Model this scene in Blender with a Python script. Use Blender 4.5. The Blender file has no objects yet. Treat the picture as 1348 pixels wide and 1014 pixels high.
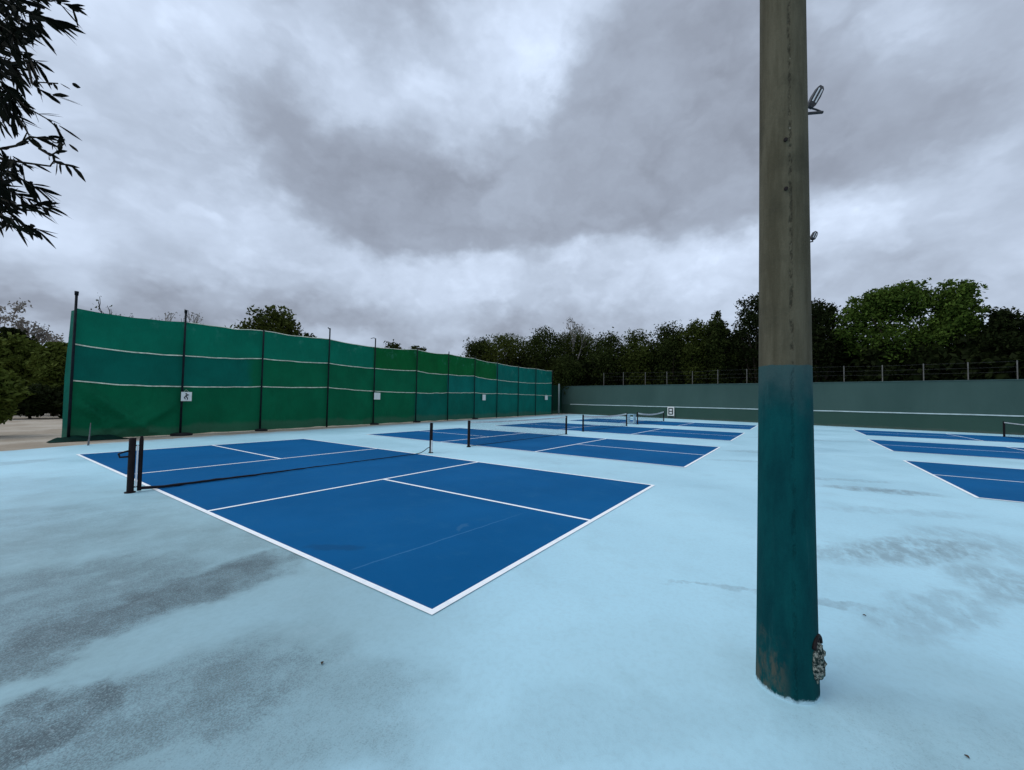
import bpy, math, random
import numpy as np
from mathutils import Vector, Matrix, noise
random.seed(7); RNG = np.random.default_rng(11)
scene = bpy.context.scene
COL = scene.collection

# ------------------------------------------------------------------ camera
W, H, F = 1348.0, 1014.0, 531.994
YAW, PITCH, ROLL = 0.962308, 0.036473, 0.018016
CAM = Vector((-2.30772, -2.33179, 1.69092))
def basis():
    f = Vector((math.sin(YAW)*math.cos(PITCH), math.cos(YAW)*math.cos(PITCH), math.sin(PITCH)))
    r = Vector((math.cos(YAW), -math.sin(YAW), 0)); u = r.cross(f)
    return f, r*math.cos(ROLL)+u*math.sin(ROLL), -r*math.sin(ROLL)+u*math.cos(ROLL)
FW, RT, UP = basis()
def ray(px, py): return FW + RT*((px-W/2)/F) - UP*((py-H/2)/F)
def ground(px, py, z=0.0):
    d = ray(px, py); return CAM + d*((z-CAM.z)/d.z)
def polar(px, py, dist):
    """point seen in that direction at a horizontal distance in metres"""
    d = ray(px, py); return CAM + d*(dist/math.hypot(d.x, d.y))
cam = bpy.data.objects.new('camera', bpy.data.cameras.new('camera')); COL.objects.link(cam)
cam.data.sensor_width = 36; cam.data.lens = 36*F/W; cam.data.clip_start = .05; cam.data.clip_end = 3000
M = Matrix((RT, UP, -FW)).transposed().to_4x4(); M.translation = CAM; cam.matrix_world = M
scene.camera = cam
scene.render.resolution_x, scene.render.resolution_y = 1024, 770
vs = scene.view_settings; vs.view_transform = 'Standard'; vs.look = 'None'; vs.exposure = 0; vs.gamma = 1

# ------------------------------------------------------------------ node helpers
class NT:
    def __init__(s, tree): s.t = tree; s.n = tree.nodes; s.l = tree.links
    def node(s, typ, **kw):
        n = s.n.new(typ)
        for k, v in kw.items(): setattr(n, k, v)
        return n
    def put(s, sock, v):
        if hasattr(v, 'is_linked') or isinstance(v, bpy.types.NodeSocket): s.l.new(v, sock)
        else:
            try: sock.default_value = v
            except Exception: sock.default_value = (v[0], v[1], v[2], 1.0)
    def math(s, op, a, b=0.0, c=None, clamp=False):
        n = s.node('ShaderNodeMath', operation=op, use_clamp=clamp); s.put(n.inputs[0], a); s.put(n.inputs[1], b)
        if c is not None: s.put(n.inputs[2], c)
        return n.outputs[0]
    def vmath(s, op, a, b=(0, 0, 0)):
        n = s.node('ShaderNodeVectorMath', operation=op); s.put(n.inputs[0], a)
        if op == 'SCALE': s.put(n.inputs['Scale'], b)
        else: s.put(n.inputs[1], b)
        return n.outputs['Value'] if op in ('DOT_PRODUCT', 'LENGTH') else n.outputs[0]
    def noise(s, vec, scale=5, detail=4, rough=.55, col=False, dist=0):
        n = s.node('ShaderNodeTexNoise'); s.put(n.inputs['Vector'], vec); n.inputs['Scale'].default_value = scale
        n.inputs['Detail'].default_value = detail; n.inputs['Roughness'].default_value = rough; n.inputs['Distortion'].default_value = dist
        return n.outputs['Color' if col else 'Fac']
    def mix(s, f, a, b, blend='MIX'):
        n = s.node('ShaderNodeMix', data_type='RGBA', blend_type=blend); s.put(n.inputs[0], f)
        for k, v in ((6, a), (7, b)):
            if isinstance(v, bpy.types.NodeSocket): s.l.new(v, n.inputs[k])
            else: n.inputs[k].default_value = (v[0], v[1], v[2], 1)
        return n.outputs[2]
    def remap(s, v, a, b, c=0.0, d=1.0, smooth=True):
        n = s.node('ShaderNodeMapRange', interpolation_type='SMOOTHSTEP' if smooth else 'LINEAR'); s.put(n.inputs[0], v)
        for i, x in enumerate((a, b, c, d)): n.inputs[1+i].default_value = x
        return n.outputs[0]
    def sep(s, v):
        n = s.node('ShaderNodeSeparateXYZ'); s.put(n.inputs[0], v); return n.outputs
    def comb(s, x, y, z):
        n = s.node('ShaderNodeCombineXYZ')
        for i, v in enumerate((x, y, z)): s.put(n.inputs[i], v)
        return n.outputs[0]
def new_mat(name, rough=.7, spec=.3):
    m = bpy.data.materials.new(name); m.use_nodes = True
    nt = NT(m.node_tree); b = m.node_tree.nodes['Principled BSDF']
    b.inputs['Roughness'].default_value = rough; b.inputs['Specular IOR Level'].default_value = spec
    return m, nt, b
def pos(nt): return nt.node('ShaderNodeNewGeometry').outputs['Position']
def ocoord(nt): return nt.node('ShaderNodeTexCoord').outputs['Object']
def simple(name, c, rough=.7, spec=.3, var=.25, scale=6, bump=0, metal=0):
    m, nt, b = new_mat(name, rough, spec)
    p = ocoord(nt); n = nt.noise(p, scale, 5, .6)
    d = tuple(x*(1-var) for x in c); l = tuple(min(1, x*(1+var)) for x in c)
    nt.put(b.inputs['Base Color'], nt.mix(nt.remap(n, .3, .7), d, l)); b.inputs['Metallic'].default_value = metal
    if bump:
        bn = nt.node('ShaderNodeBump'); bn.inputs['Strength'].default_value = bump; bn.inputs['Distance'].default_value = .01
        nt.put(bn.inputs['Height'], nt.noise(p, scale*6, 4)); nt.l.new(bn.outputs[0], b.inputs['Normal'])
    return m

# ------------------------------------------------------------------ mesh helpers
class MB:
    def __init__(s): s.v = []; s.f = []
    def box(s, c, d, rz=0.0, tilt=None):
        i = len(s.v); R = Matrix.Rotation(rz, 3, 'Z')
        if tilt is not None: R = R @ tilt
        for z in (-1, 1):
            for x, y in ((-1, -1), (1, -1), (1, 1), (-1, 1)):
                s.v.append(tuple(Vector(c) + R @ Vector((x*d[0]/2, y*d[1]/2, z*d[2]/2))))
        for q in ((3, 2, 1, 0), (4, 5, 6, 7), (0, 1, 5, 4), (1, 2, 6, 5), (2, 3, 7, 6), (3, 0, 4, 7)): s.f.append(tuple(i+k for k in q))
        return s
    def tube(s, pts, rad, n=8, cap=True):
        pts = [Vector(p) for p in pts]; m = len(pts)
        if not hasattr(rad, '__len__'): rad = [rad]*m
        i0 = len(s.v); prev = None
        for k, p in enumerate(pts):
            t = (pts[min(k+1, m-1)]-pts[max(k-1, 0)]).normalized()
            if prev is None:
                a = Vector((1, 0, 0)) if abs(t.x) < .9 else Vector((0, 1, 0)); a = (a-t*a.dot(t)).normalized()
            else: a = (prev-t*prev.dot(t)).normalized()
            prev = a; b = t.cross(a)
            for j in range(n):
                g = 2*math.pi*j/n; s.v.append(tuple(p+(a*math.cos(g)+b*math.sin(g))*rad[k]))
        for k in range(m-1):
            for j in range(n):
                s.f.append((i0+k*n+j, i0+k*n+(j+1) % n, i0+(k+1)*n+(j+1) % n, i0+(k+1)*n+j))
        if cap:
            s.f.append(tuple(i0+j for j in range(n-1, -1, -1))); s.f.append(tuple(i0+(m-1)*n+j for j in range(n)))
        return s
    def grid(s, fn, nu, nv):
        i0 = len(s.v)
        for j in range(nv+1):
            for i in range(nu+1): s.v.append(tuple(fn(i/nu, j/nv)))
        for j in range(nv):
            for i in range(nu):
                a = i0+j*(nu+1)+i; s.f.append((a, a+1, a+nu+2, a+nu+1))
        return s
    def poly(s, pts):
        i = len(s.v); s.v += [tuple(p) for p in pts]; s.f.append(tuple(range(i, i+len(pts)))); return s
    def build(s, name, mat, parent=None, smooth=False, loc=None):
        me = bpy.data.meshes.new(name); me.from_pydata(s.v, [], s.f); me.update()
        return link(name, me, mat, parent, smooth, loc)
def link(name, me, mat, parent=None, smooth=False, loc=None):
    me.materials.append(mat)
    if smooth: me.polygons.foreach_set('use_smooth', [True]*len(me.polygons))
    o = bpy.data.objects.new(name, me); COL.objects.link(o)
    if parent is not None:
        o.parent = parent; o.matrix_parent_inverse = Matrix.Translation(-Vector(parent.location))
    return o
def thing(name, label, cat, loc=(0, 0, 0), group=None):
    o = bpy.data.objects.new(name, None); o.empty_display_size = .2; COL.objects.link(o); o.location = loc
    tag(o, label, cat, group); return o
def tag(o, label, cat, group=None):
    o['label'] = label; o['category'] = cat
    if group: o['group'] = group
    return o
def struct(o): o['kind'] = 'structure'; return o

# ------------------------------------------------------------------ sky
def make_world():
    w = bpy.data.worlds.new('World'); scene.world = w; w.use_nodes = True; w.cycles.sampling_method = 'MANUAL'; w.cycles.sample_map_resolution = 512
    nt = NT(w.node_tree); nt.n.clear()
    d = nt.vmath('NORMALIZE', nt.node('ShaderNodeTexCoord').outputs['Generated'])
    x, y, z = nt.sep(d)
    # two layers of cloud laid out by direction: a bright broken sheet and a lower, darker ragged one in front of it
    q3 = nt.vmath('MULTIPLY', d, (1, 1, 1.5)); deck = q3
    warp = nt.vmath('SUBTRACT', nt.noise(q3, 2.6, 5, .56, True), (.5, .5, .5))
    warp2 = nt.vmath('SUBTRACT', nt.noise(q3, 9.0, 4, .58, True), (.5, .5, .5))
    dw = nt.vmath('ADD', d, nt.vmath('ADD', nt.vmath('SCALE', warp, .24), nt.vmath('SCALE', warp2, .075)))
    def field(v, blobs):
        for px, py, rx, ry, a in blobs:
            c = ray(px, py); L = c.length; c = c/L
            rt = Vector((c.y, -c.x, 0)).normalized(); up = rt.cross(c).normalized()
            df = nt.vmath('SUBTRACT', dw, tuple(c))
            ex = nt.math('DIVIDE', nt.vmath('DOT_PRODUCT', df, tuple(rt)), rx/F/L)
            ey = nt.math('DIVIDE', nt.vmath('DOT_PRODUCT', df, tuple(up)), ry/F/L**1.4)
            q = nt.math('ADD', nt.math('MULTIPLY', ex, ex), nt.math('MULTIPLY', ey, ey))
            g = nt.math('EXPONENT', nt.math('MULTIPLY', q, -.75)); v = nt.math('MULTIPLY_ADD', g, a, v)
        return v
    va = field(.66, [(110, 20, 220, 130, .20), (668, 115, 85, 105, .23), (730, 50, 70, 60, .10), (700, 355, 360, 48, .10), (1140, 302, 150, 42, .13), (70, 190, 160, 150, .10), (260, 300, 150, 70, .05),
                     (960, 322, 120, 40, .12), (530, 100, 28, 36, .10), (450, 325, 140, 38, .06), (100, 400, 280, 40, -.20), (560, 422, 240, 26, -.12), (1250, 350, 120, 36, -.05), (1200, 420, 200, 40, -.02), (200, 365, 120, 28, -.05)])
    vd = field(.0, [(340, 140, 110, 80, .50), (440, 215, 110, 50, .55), (565, 266, 160, 46, .85), (830, 215, 165, 85, .95), (880, 75, 150, 120, .90), (470, 55, 110, 60, .30), (1000, 200, 120, 90, .55),
                    (1250, 170, 190, 80, .42), (700, 280, 180, 36, .55), (1290, 20, 130, 70, .2)])
    fb = nt.math('SUBTRACT', nt.noise(nt.vmath('ADD', q3, nt.vmath('SCALE', warp2, .2)), 4.6, 6, .56), .5)
    dark = nt.math('MULTIPLY', nt.remap(nt.math('MULTIPLY_ADD', fb, 1.1, vd), .28, .98), .78)
    vo = nt.node('ShaderNodeTexVoronoi', feature='SMOOTH_F1'); vo.inputs['Scale'].default_value = 6.5; vo.inputs['Detail'].default_value = 2.0
    vo.inputs['Roughness'].default_value = .55; vo.inputs['Smoothness'].default_value = .7
    nt.l.new(nt.vmath('ADD', q3, nt.vmath('SCALE', warp2, .22)), vo.inputs['Vector'])
    puff = nt.math('SUBTRACT', .42, vo.outputs['Distance'])
    n1 = nt.math('SUBTRACT', nt.remap(nt.noise(nt.vmath('ADD', q3, nt.vmath('SCALE', warp, .2)), 3.2, 6, .54), .32, .68), .5)
    va = nt.math('MULTIPLY_ADD', n1, .15, va); va = nt.math('MULTIPLY_ADD', puff, .21, va)
    low = nt.math('MULTIPLY_ADD', puff, .07, nt.math('MULTIPLY_ADD', fb, .28, .365))
    v = nt.math('ADD', nt.math('MULTIPLY', va, nt.math('SUBTRACT', 1.0, dark)), nt.math('MULTIPLY', low, dark))
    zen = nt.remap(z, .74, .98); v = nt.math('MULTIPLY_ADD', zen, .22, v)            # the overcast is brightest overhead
    back = nt.remap(nt.vmath('DOT_PRODUCT', d, (-.75, .1, .35)), .2, .9); v = nt.math('MULTIPLY_ADD', back, .22, v)  # unseen sky behind the camera, brightened to light the surfaces facing it
    v = nt.math('MAXIMUM', v, .12)
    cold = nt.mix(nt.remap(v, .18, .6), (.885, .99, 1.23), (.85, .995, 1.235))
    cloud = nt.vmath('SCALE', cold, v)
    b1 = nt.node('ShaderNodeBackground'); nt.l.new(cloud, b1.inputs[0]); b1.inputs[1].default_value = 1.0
    sky = nt.node('ShaderNodeTexSky', sky_type='NISHITA', sun_disc=False, sun_elevation=SUN_EL, sun_rotation=SUN_ROT)
    b2 = nt.node('ShaderNodeBackground'); nt.l.new(sky.outputs[0], b2.inputs[0]); b2.inputs[1].default_value = .08
    cover = nt.remap(nt.noise(deck, .9, 4), .3, .75, .99, .95)
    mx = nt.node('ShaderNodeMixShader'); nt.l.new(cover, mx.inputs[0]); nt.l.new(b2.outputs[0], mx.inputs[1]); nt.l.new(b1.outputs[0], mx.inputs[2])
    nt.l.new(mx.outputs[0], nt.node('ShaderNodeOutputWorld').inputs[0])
SUN_EL, SUN_AZ = math.radians(58), math.radians(140)     # azimuth from +x towards +y: behind and left of the camera
SUN_ROT = math.pi/2 - SUN_AZ
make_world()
sl = bpy.data.lights.new('sun', 'SUN'); sl.energy = 1.15; sl.angle = math.radians(40); sl.color = (1, .97, .92)
so = bpy.data.objects.new('sun', sl); COL.objects.link(so)
so.rotation_euler = Vector((math.cos(SUN_AZ)*math.cos(SUN_EL), math.sin(SUN_AZ)*math.cos(SUN_EL), math.sin(SUN_EL))).to_track_quat('Z', 'Y').to_euler()

# ------------------------------------------------------------------ ground
def blob_mask(nt, pw, cx, cy, rx, ry, ang):
    """soft world-space ellipse on the ground, 1 inside"""
    c, s = math.cos(ang), math.sin(ang); x, y, _ = nt.sep(pw)
    dx = nt.math('SUBTRACT', x, cx); dy = nt.math('SUBTRACT', y, cy)
    a = nt.math('ADD', nt.math('MULTIPLY', dx, c/rx), nt.math('MULTIPLY', dy, s/rx))
    b = nt.math('ADD', nt.math('MULTIPLY', dx, -s/ry), nt.math('MULTIPLY', dy, c/ry))
    return nt.remap(nt.math('ADD', nt.math('MULTIPLY', a, a), nt.math('MULTIPLY', b, b)), 1.3, .25)
def m_dirt():
    m, nt, b = new_mat('sandy_dirt', .95, .1); p = pos(nt)
    n = nt.noise(p, .5, 6, .6); n2 = nt.noise(p, 7, 6, .7)
    c = nt.mix(nt.remap(n, .35, .65), (.30, .25, .19), (.43, .38, .31))
    c = nt.mix(nt.remap(n2, .5, .75, 0, .55), c, (.17, .14, .10))
    nt.put(b.inputs['Base Color'], c)
    bn = nt.node('ShaderNodeBump'); bn.inputs['Strength'].default_value = .6; bn.inputs['Distance'].default_value = .03
    nt.put(bn.inputs['Height'], n2); nt.l.new(bn.outputs[0], b.inputs['Normal']); return m
def m_surround():
    m, nt, b = new_mat('light_blue_court_paint', .5, .5); p = pos(nt)
    wv = nt.vmath('SCALE', nt.vmath('SUBTRACT', nt.noise(p, 1.1, 5, .6, True), (.5, .5, .5)), 1.1)
    pw = nt.vmath('ADD', p, wv)
    wv2 = nt.vmath('SCALE', nt.vmath('SUBTRACT', nt.noise(p, 2.6, 4, .6, True), (.5, .5, .5)), .55)
    pn = nt.vmath('ADD', p, wv2)
    tone = nt.noise(p, .35, 5, .55)
    c = nt.mix(nt.remap(tone, .3, .7), (.385, .640, .735), (.430, .695, .790))
    patchy = nt.noise(p, 1.3, 6, .6)
    c = nt.mix(nt.remap(patchy, .48, .8, 0, .32), c, (.28, .45, .50))
    # thin, worn coat where the asphalt grain shows through
    grain = nt.noise(p, 105, 3, .8); grain2 = nt.noise(p, 42, 5, .8)
    gr = nt.math('ADD', nt.math('MULTIPLY', grain, .6), nt.math('MULTIPLY', grain2, .4))
    worn = None
    for cx, cy, rx, ry, an, st in [(-1.15, 1.95, 1.35, .50, .05, 1.0), (-1.7, 2.7, 1.4, 1.3, -.4, .75), (-.7, 3.1, 1.1, 1.1, .6, .5), (-1.45, .45, 1.0, .55, -.25, .78), (-1.25, -.15, .95, .55, -.5, .5),
                                   (-.3, 5.2, 1.8, 1.1, 1.2, .4), (-1.6, 5.2, 1.4, 1.9, 0, .55), (-1.9, .75, .4, .35, 0, 1.0), (-.2, -1.5, 1.0, .3, -.8, .22), (-1.9, 1.5, .35, .3, 0, .95),
                                   (-2.1, 8.5, 2, 2.4, 0, .4), (.5, -2.9, .9, .5, -.9, .35)]:
        k = nt.math('MULTIPLY', blob_mask(nt, pw, cx, cy, rx, ry, an), st)
        worn = k if worn is None else nt.math('MAXIMUM', worn, k)
    wn = nt.math('MULTIPLY', worn, nt.remap(nt.noise(nt.vmath('ADD', p, nt.vmath('SCALE', wv2, .4)), 2.6, 7, .66), .25, .62, .66, 1))
    broad = None
    for cx, cy, rx, ry, an, st in [(-1.3, 2.6, 2.4, 3.6, .1, .9), (-1.5, .25, 1.3, 1.0, -.5, .85), (-.6, 5.5, 2.2, 2.5, 0, .5), (-.1, -1.8, 1.4, 1.1, -.8, .22), (.9, -3.3, 1.0, .9, 0, .5)]:
        k = nt.math('MULTIPLY', blob_mask(nt, pw, cx, cy, rx, ry, an), st); broad = k if broad is None else nt.math('MAXIMUM', broad, k)
    c = nt.mix(nt.math('MULTIPLY', broad, nt.remap(patchy, .3, .7, .72, 1)), c, (.255, .400, .430))
    c = nt.mix(nt.math('MULTIPLY', wn, .64), c, (.130, .205, .222))
    thr = nt.math('ADD', gr, nt.math('MULTIPLY', wn, .22))
    c = nt.mix(nt.math('MULTIPLY', nt.remap(thr, .57, .74), nt.math('MULTIPLY', wn, .85)), c, (.040, .062, .070))
    lightg = nt.math('MULTIPLY', nt.remap(grain2, .52, .64), nt.math('MULTIPLY', wn, .5)); c = nt.mix(lightg, c, (.36, .50, .54))
    # grey puddle stains
    st_ = None
    for cx, cy, rx, ry, an, st in [(4.35, -3.45, 1.5, .42, -.75, .95), (5.1, -4.15, 1.0, .7, -.4, .5), (3.6, -4.0, .7, .5, 0, .75), (8.6, -3.75, 1.05, .32, -1.35, 1.0), (9.6, -3.3, 1.0, .22, -1.2, .5),
                                   (2.1, -2.55, .95, .09, -1.35, .6), (1.9, -1.75, .55, .05, -1.1, .55), (14.5, -1.6, 1.6, .5, -1.2, .5), (-1.2, 12.6, .9, .4, .3, .6), (11.5, -1.2, 1.4, .2, -1.1, .4),
                                   (10.5, 7.6, 1.2, .4, -1.0, .35), (22, -2.8, 3, .5, -1.3, .4), (2.6, -3.35, 1.1, .3, -.6, .55), (6.6, -3.7, 1.3, .25, -1.1, .35), (7.6, 3.2, .7, 1.2, .2, .2)]:
        k = nt.math('MULTIPLY', blob_mask(nt, pn, cx, cy, rx, ry, an), st)
        st_ = k if st_ is None else nt.math('MAXIMUM', st_, k)
    sn = nt.math('MULTIPLY', st_, nt.remap(nt.noise(nt.vmath('MULTIPLY', p, (1, 2.2, 1)), 3.2, 6, .65), .3, .62, .15, 1))
    c = nt.mix(nt.math('MULTIPLY', sn, .66), c, (.165, .225, .245))
    c = nt.mix(nt.math('MULTIPLY', nt.remap(nt.noise(p, 22, 4, .75), .56, .72), nt.math('MULTIPLY', sn, .5)), c, (.07, .09, .10))
    # hairline cracks in the near left corner
    vo = nt.node('ShaderNodeTexVoronoi', feature='DISTANCE_TO_EDGE'); vo.inputs['Scale'].default_value = 11
    nt.l.new(nt.vmath('ADD', p, nt.vmath('SCALE', wv2, .5)), vo.inputs['Vector'])
    ck = nt.math('MULTIPLY', nt.remap(vo.outputs['Distance'], .022, .006), blob_mask(nt, pw, -1.95, .72, .45, .34, 0)); c = nt.mix(nt.math('MULTIPLY', ck, .5), c, (.03, .04, .045))
    # sand blown over the far edge by the screens
    x, y, _ = nt.sep(p); e = nt.math('SUBTRACT', y, nt.math('MULTIPLY_ADD', x, .085, 15.1))
    dust = nt.math('MULTIPLY', nt.remap(nt.math('ADD', e, nt.math('MULTIPLY', nt.math('SUBTRACT', nt.noise(p, 1.2, 6, .7), .5), 3.4)), .4, 2.3), .75)
    c = nt.mix(dust, c, (.40, .38, .36))
    c = nt.mix(nt.remap(nt.noise(p, 26, 5, .7), .42, .66, 0, .28), c, nt.vmath('SCALE', c, .80))
    c = nt.mix(nt.remap(nt.noise(p, 3.3, 6, .7), .55, .75, 0, .22), c, (.42, .60, .66))
    # fine speckle everywhere
    c = nt.mix(nt.remap(nt.noise(p, 140, 2, .6), .62, .8, 0, .22), c, (.12, .2, .25))
    nt.put(b.inputs['Base Color'], c); nt.put(b.inputs['Roughness'], nt.remap(tone, .3, .7, .42, .58))
    bn = nt.node('ShaderNodeBump'); bn.inputs['Strength'].default_value = .35; bn.inputs['Distance'].default_value = .006
    nt.put(bn.inputs['Height'], gr); nt.l.new(bn.outputs[0], b.inputs['Normal']); return m
def m_court():
    m, nt, b = new_mat('dark_blue_court_paint', .75, .05); p = pos(nt)
    t = nt.noise(p, .45, 5, .55)
    c = nt.mix(nt.remap(t, .3, .7), (.0012, .083, .222), (.0030, .100, .262))
    c = nt.mix(nt.remap(nt.noise(p, 2.2, 6, .7), .50, .75, 0, .45), c, (.014, .115, .250))
    c = nt.mix(nt.remap(nt.noise(nt.vmath('MULTIPLY', p, (1, .35, 1)), 14, 6, .7), .56, .76, 0, .3), c, (.002, .060, .165))
    c = nt.mix(nt.remap(nt.noise(p, 110, 3, .7), .58, .78, 0, .35), c, (.05, .16, .30))
    wv = nt.vmath('ADD', p, nt.vmath('SCALE', nt.vmath('SUBTRACT', nt.noise(p, 3, 4, .6, True), (.5, .5, .5)), .3))
    c = nt.mix(nt.math('MULTIPLY', blob_mask(nt, wv, .32, 1.85, .34, .10, -1.0), .4), c, (.008, .05, .12))
    c = nt.mix(nt.math('MULTIPLY', blob_mask(nt, wv, 1.72, 1.22, .16, .05, .4), .3), c, (.06, .17, .29))
    # pale healed crack across the near court
    x, y, _ = nt.sep(p); wob = nt.math('MULTIPLY', nt.math('SUBTRACT', nt.noise(p, 5, 4, .6), .5), .05)
    dl = nt.math('ABSOLUTE', nt.math('ADD', nt.math('SUBTRACT', y, nt.math('MULTIPLY_ADD', x, -.088, 1.208)), wob))
    ck = nt.math('MULTIPLY', nt.remap(dl, .016, .004), nt.math('MULTIPLY', nt.remap(x, .05, .15), nt.remap(x, 3.2, 1.8))); c = nt.mix(nt.math('MULTIPLY', ck, .5), c, (.06, .2, .36))
    nt.put(b.inputs['Base Color'], c)
    bn = nt.node('ShaderNodeBump'); bn.inputs['Strength'].default_value = .25; bn.inputs['Distance'].default_value = .004
    nt.put(bn.inputs['Height'], nt.noise(p, 120, 3, .7)); nt.l.new(bn.outputs[0], b.inputs['Normal']); return m
def m_line():
    m, nt, b = new_mat('white_line_paint', .6, .3); p = pos(nt)
    c = nt.mix(nt.remap(nt.noise(p, 9, 6, .7), .45, .75), (.90, .92, .92), (.74, .82, .85)); nt.put(b.inputs['Base Color'], c); return m
MD, MS, MC, ML = m_dirt(), m_surround(), m_court(), m_line()

g = MB()
def terrain(u, v):
    x = -700+u*1400; y = -700+v*1400; return (x, y, 0)
g.grid(terrain, 20, 20); struct(g.build('ground', MD))
# surround slab: irregular sandy edge on the screen side
edge = [(-40, 3.0), (-12, 12.2), (-4, 14.8), (-1.16, 15.75), (3.14, 16.95), (8.94, 17.45), (16, 18.35), (24.7, 19.3), (33, 20.3), (44.9, 21.6)]
epts = []
for (x0, y0), (x1, y1) in zip(edge[:-1], edge[1:]):
    k = max(2, int((x1-x0)/.25))
    for i in range(k):
        t = i/k; x = x0+(x1-x0)*t; epts.append((x, y0+(y1-y0)*t + .35*noise.noise((x*.5, 3, 0)) + .14*noise.noise((x*1.9, 7, 0)), .012))
epts.append((44.9, 21.6, .012))
s_ = MB(); i0 = 0
for (x, y, z) in epts: s_.v.append((x, y, z)); s_.v.append((x, min(y-.6, 2), z)); s_.v.append((x, -40, z))
for i in range(len(epts)-1):
    a = i*3; s_.f += [(a, a+1, a+4, a+3), (a+1, a+2, a+5, a+4)]
struct(s_.build('court_surround', MS))

ZC, ZL = .016, .020
def court(x0, x1, y0, y1, nets=True):
    struct(MB().poly([(x0, y0, ZC), (x1, y0, ZC), (x1, y1, ZC), (x0, y1, ZC)]).build('court_surface', MC))
    lw = .062; m = MB(); s = 1 if y1 > y0 else -1; lo, hi = min(y0, y1), max(y0, y1)
    mid = (lo+hi)/2; xc = (x0+x1)/2; k1, k2 = mid-2.134, mid+2.134
    def rect(a, b, c, d): m.poly([(a, c, ZL), (b, c, ZL), (b, d, ZL), (a, d, ZL)])
    h = lw/2
    rect(x0-h, x0+h, lo-h, hi+h); rect(x1-h, x1+h, lo-h, hi+h)
    rect(x0+h, x1-h, lo-h, lo+h); rect(x0+h, x1-h, hi-h, hi+h)
    rect(x0+h, x1-h, k1-h, k1+h); rect(x0+h, x1-h, k2-h, k2+h)
    rect(xc-h, xc+h, lo+h, k1-h); rect(xc-h, xc+h, k2+h, hi-h)
    struct(m.build('court_lines', ML))
XR = [(0, 6.1), (8.95, 15.1), (18.45, 24.7), (28.6, 34.9)]
for a, b in XR: court(a, b, 0, 13.41)
for (a, b), y0 in zip(XR, (-5.05, -5.15, -5.4, -5.75)): court(a, b, y0, y0-13.41)

# ------------------------------------------------------------------ nets
M_BLK = simple('black_painted_steel', (.010, .0055, .0055), .65, .2, .4, 8)
M_NETCORD = simple('black_net_cord', (.012, .010, .013), .85, .2, .3, 40, .4)
M_TAPE = simple('white_net_tape', (.62, .64, .62), .8, .2, .12, 8)
M_STRAP = simple('white_post_strap', (.75, .75, .74), .6, .3, .08, 10)
def m_net():
    m, nt, b = new_mat('black_net_mesh', .8, .2); b.inputs['Base Color'].default_value = (.012, .012, .015, 1)
    x, y, z = nt.sep(pos(nt))
    def line(v): return nt.math('LESS_THAN', nt.math('FRACT', nt.math('DIVIDE', v, .045)), .10)
    nt.put(b.inputs['Alpha'], nt.math('MAXIMUM', line(x), line(z))); return m
M_NET = m_net()
def net_post(x, y, parent, inner, double=False, low_white=False):
    """one round post with cap, an inner net rail and a white strap; inner = +1 if the net runs towards +x"""
    p = MB()
    p.tube([(x, y, 0), (x, y, .91)], .048, 14); p.tube([(x, y, .91), (x, y, .935)], [.053, .040], 14)
    p.tube([(x, y, .012), (x, y, .03)], .075, 14)
    o = p.build('net_post', M_BLK, parent, True); es(o)
    q = MB(); xi = x+inner*.115
    if double:
        q.tube([(xi, y, .03), (xi, y, .89)], .030, 10); q.tube([(xi, y, .89), (xi, y, .955)], [.030, .018], 10)
        for z in (.10, .80): q.box(((x+xi)/2, y, z), (.05, .02, .02))
        es(q.build('net_rail', M_BLK, o, True))
        s = MB(); s.box((x+inner*.062, y-.03, .46), (.022, .012, .70)); s.build('net_strap', M_STRAP, o)
        c = MB(); c.tube([(x-inner*.04, y, .62), (x-inner*.15, y, .62), (x-inner*.17, y-.02, .68), (x-inner*.12, y-.02, .70), (x-inner*.04, y-.02, .72)], .016, 8)
        es(c.build('net_crank', M_BLK, o, True))
    elif low_white:
        s = MB(); s.box((x-.02, y-.052, .22), (.05, .012, .36)); s.build('net_strap', M_STRAP, o)
    return o
def es(o):
    md = o.modifiers.new('edges', 'EDGE_SPLIT'); md.split_angle = math.radians(40)
# near court: the net has been let down and lies along the ground
YN = 6.84
nt1 = thing('court_net', 'slack black net let down on the nearest blue court between its two posts', 'net', (3.05, YN, 0))
net_post(-.33, YN, nt1, 1, True); net_post(6.55, YN, nt1, -1, False, True)
pts = []; rad = []
for i in range(61):
    t = i/60; x = -.22+t*6.72
    z = .045 + .16*math.exp(-((t-1)/.035)**2)+.03*math.exp(-(t/.03)**2)
    pts.append((x, YN-.02+.035*noise.noise((x*.9, 1, 0))+.02*noise.noise((x*3, 4, 0)), z+.006*noise.noise((x*6, 9, 0))))
    rad.append((.026-.015*min(1, t*2.0))*(1+.35*noise.noise((x*5, 2, 0))))
o = MB().tube(pts, rad, 8).build('net_bundle', M_NETCORD, nt1, True)
nt1['state'] = 'lowered'
def net(x0, x1, y, label, sag=.07, grp='nets standing across the courts', th=.055):
    t = thing('court_net', label, 'net', ((x0+x1)/2, y, 0), grp)
    net_post(x0, y, t, 1); net_post(x1, y, t, -1)
    def top(u): return .90-sag*4*u*(1-u)
    MB().grid(lambda u, v: (x0+.05+(x1-x0-.1)*u, y, .04+(top(u)-.07)*v), 24, 4).build('net_mesh', M_NET, t)
    m = MB(); n = 24
    for side in (-.008, .008):
        m.grid(lambda u, v: (x0+.05+(x1-x0-.1)*u, y+side, top(u)-th+th*v), n, 1)
    m.build('net_tape', M_TAPE, t)
    MB().tube([(x0+.05, y, .035), ((x0+x1)/2, y, .03), (x1-.05, y, .035)], .008, 6).build('net_cord', M_NETCORD, t)
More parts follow.
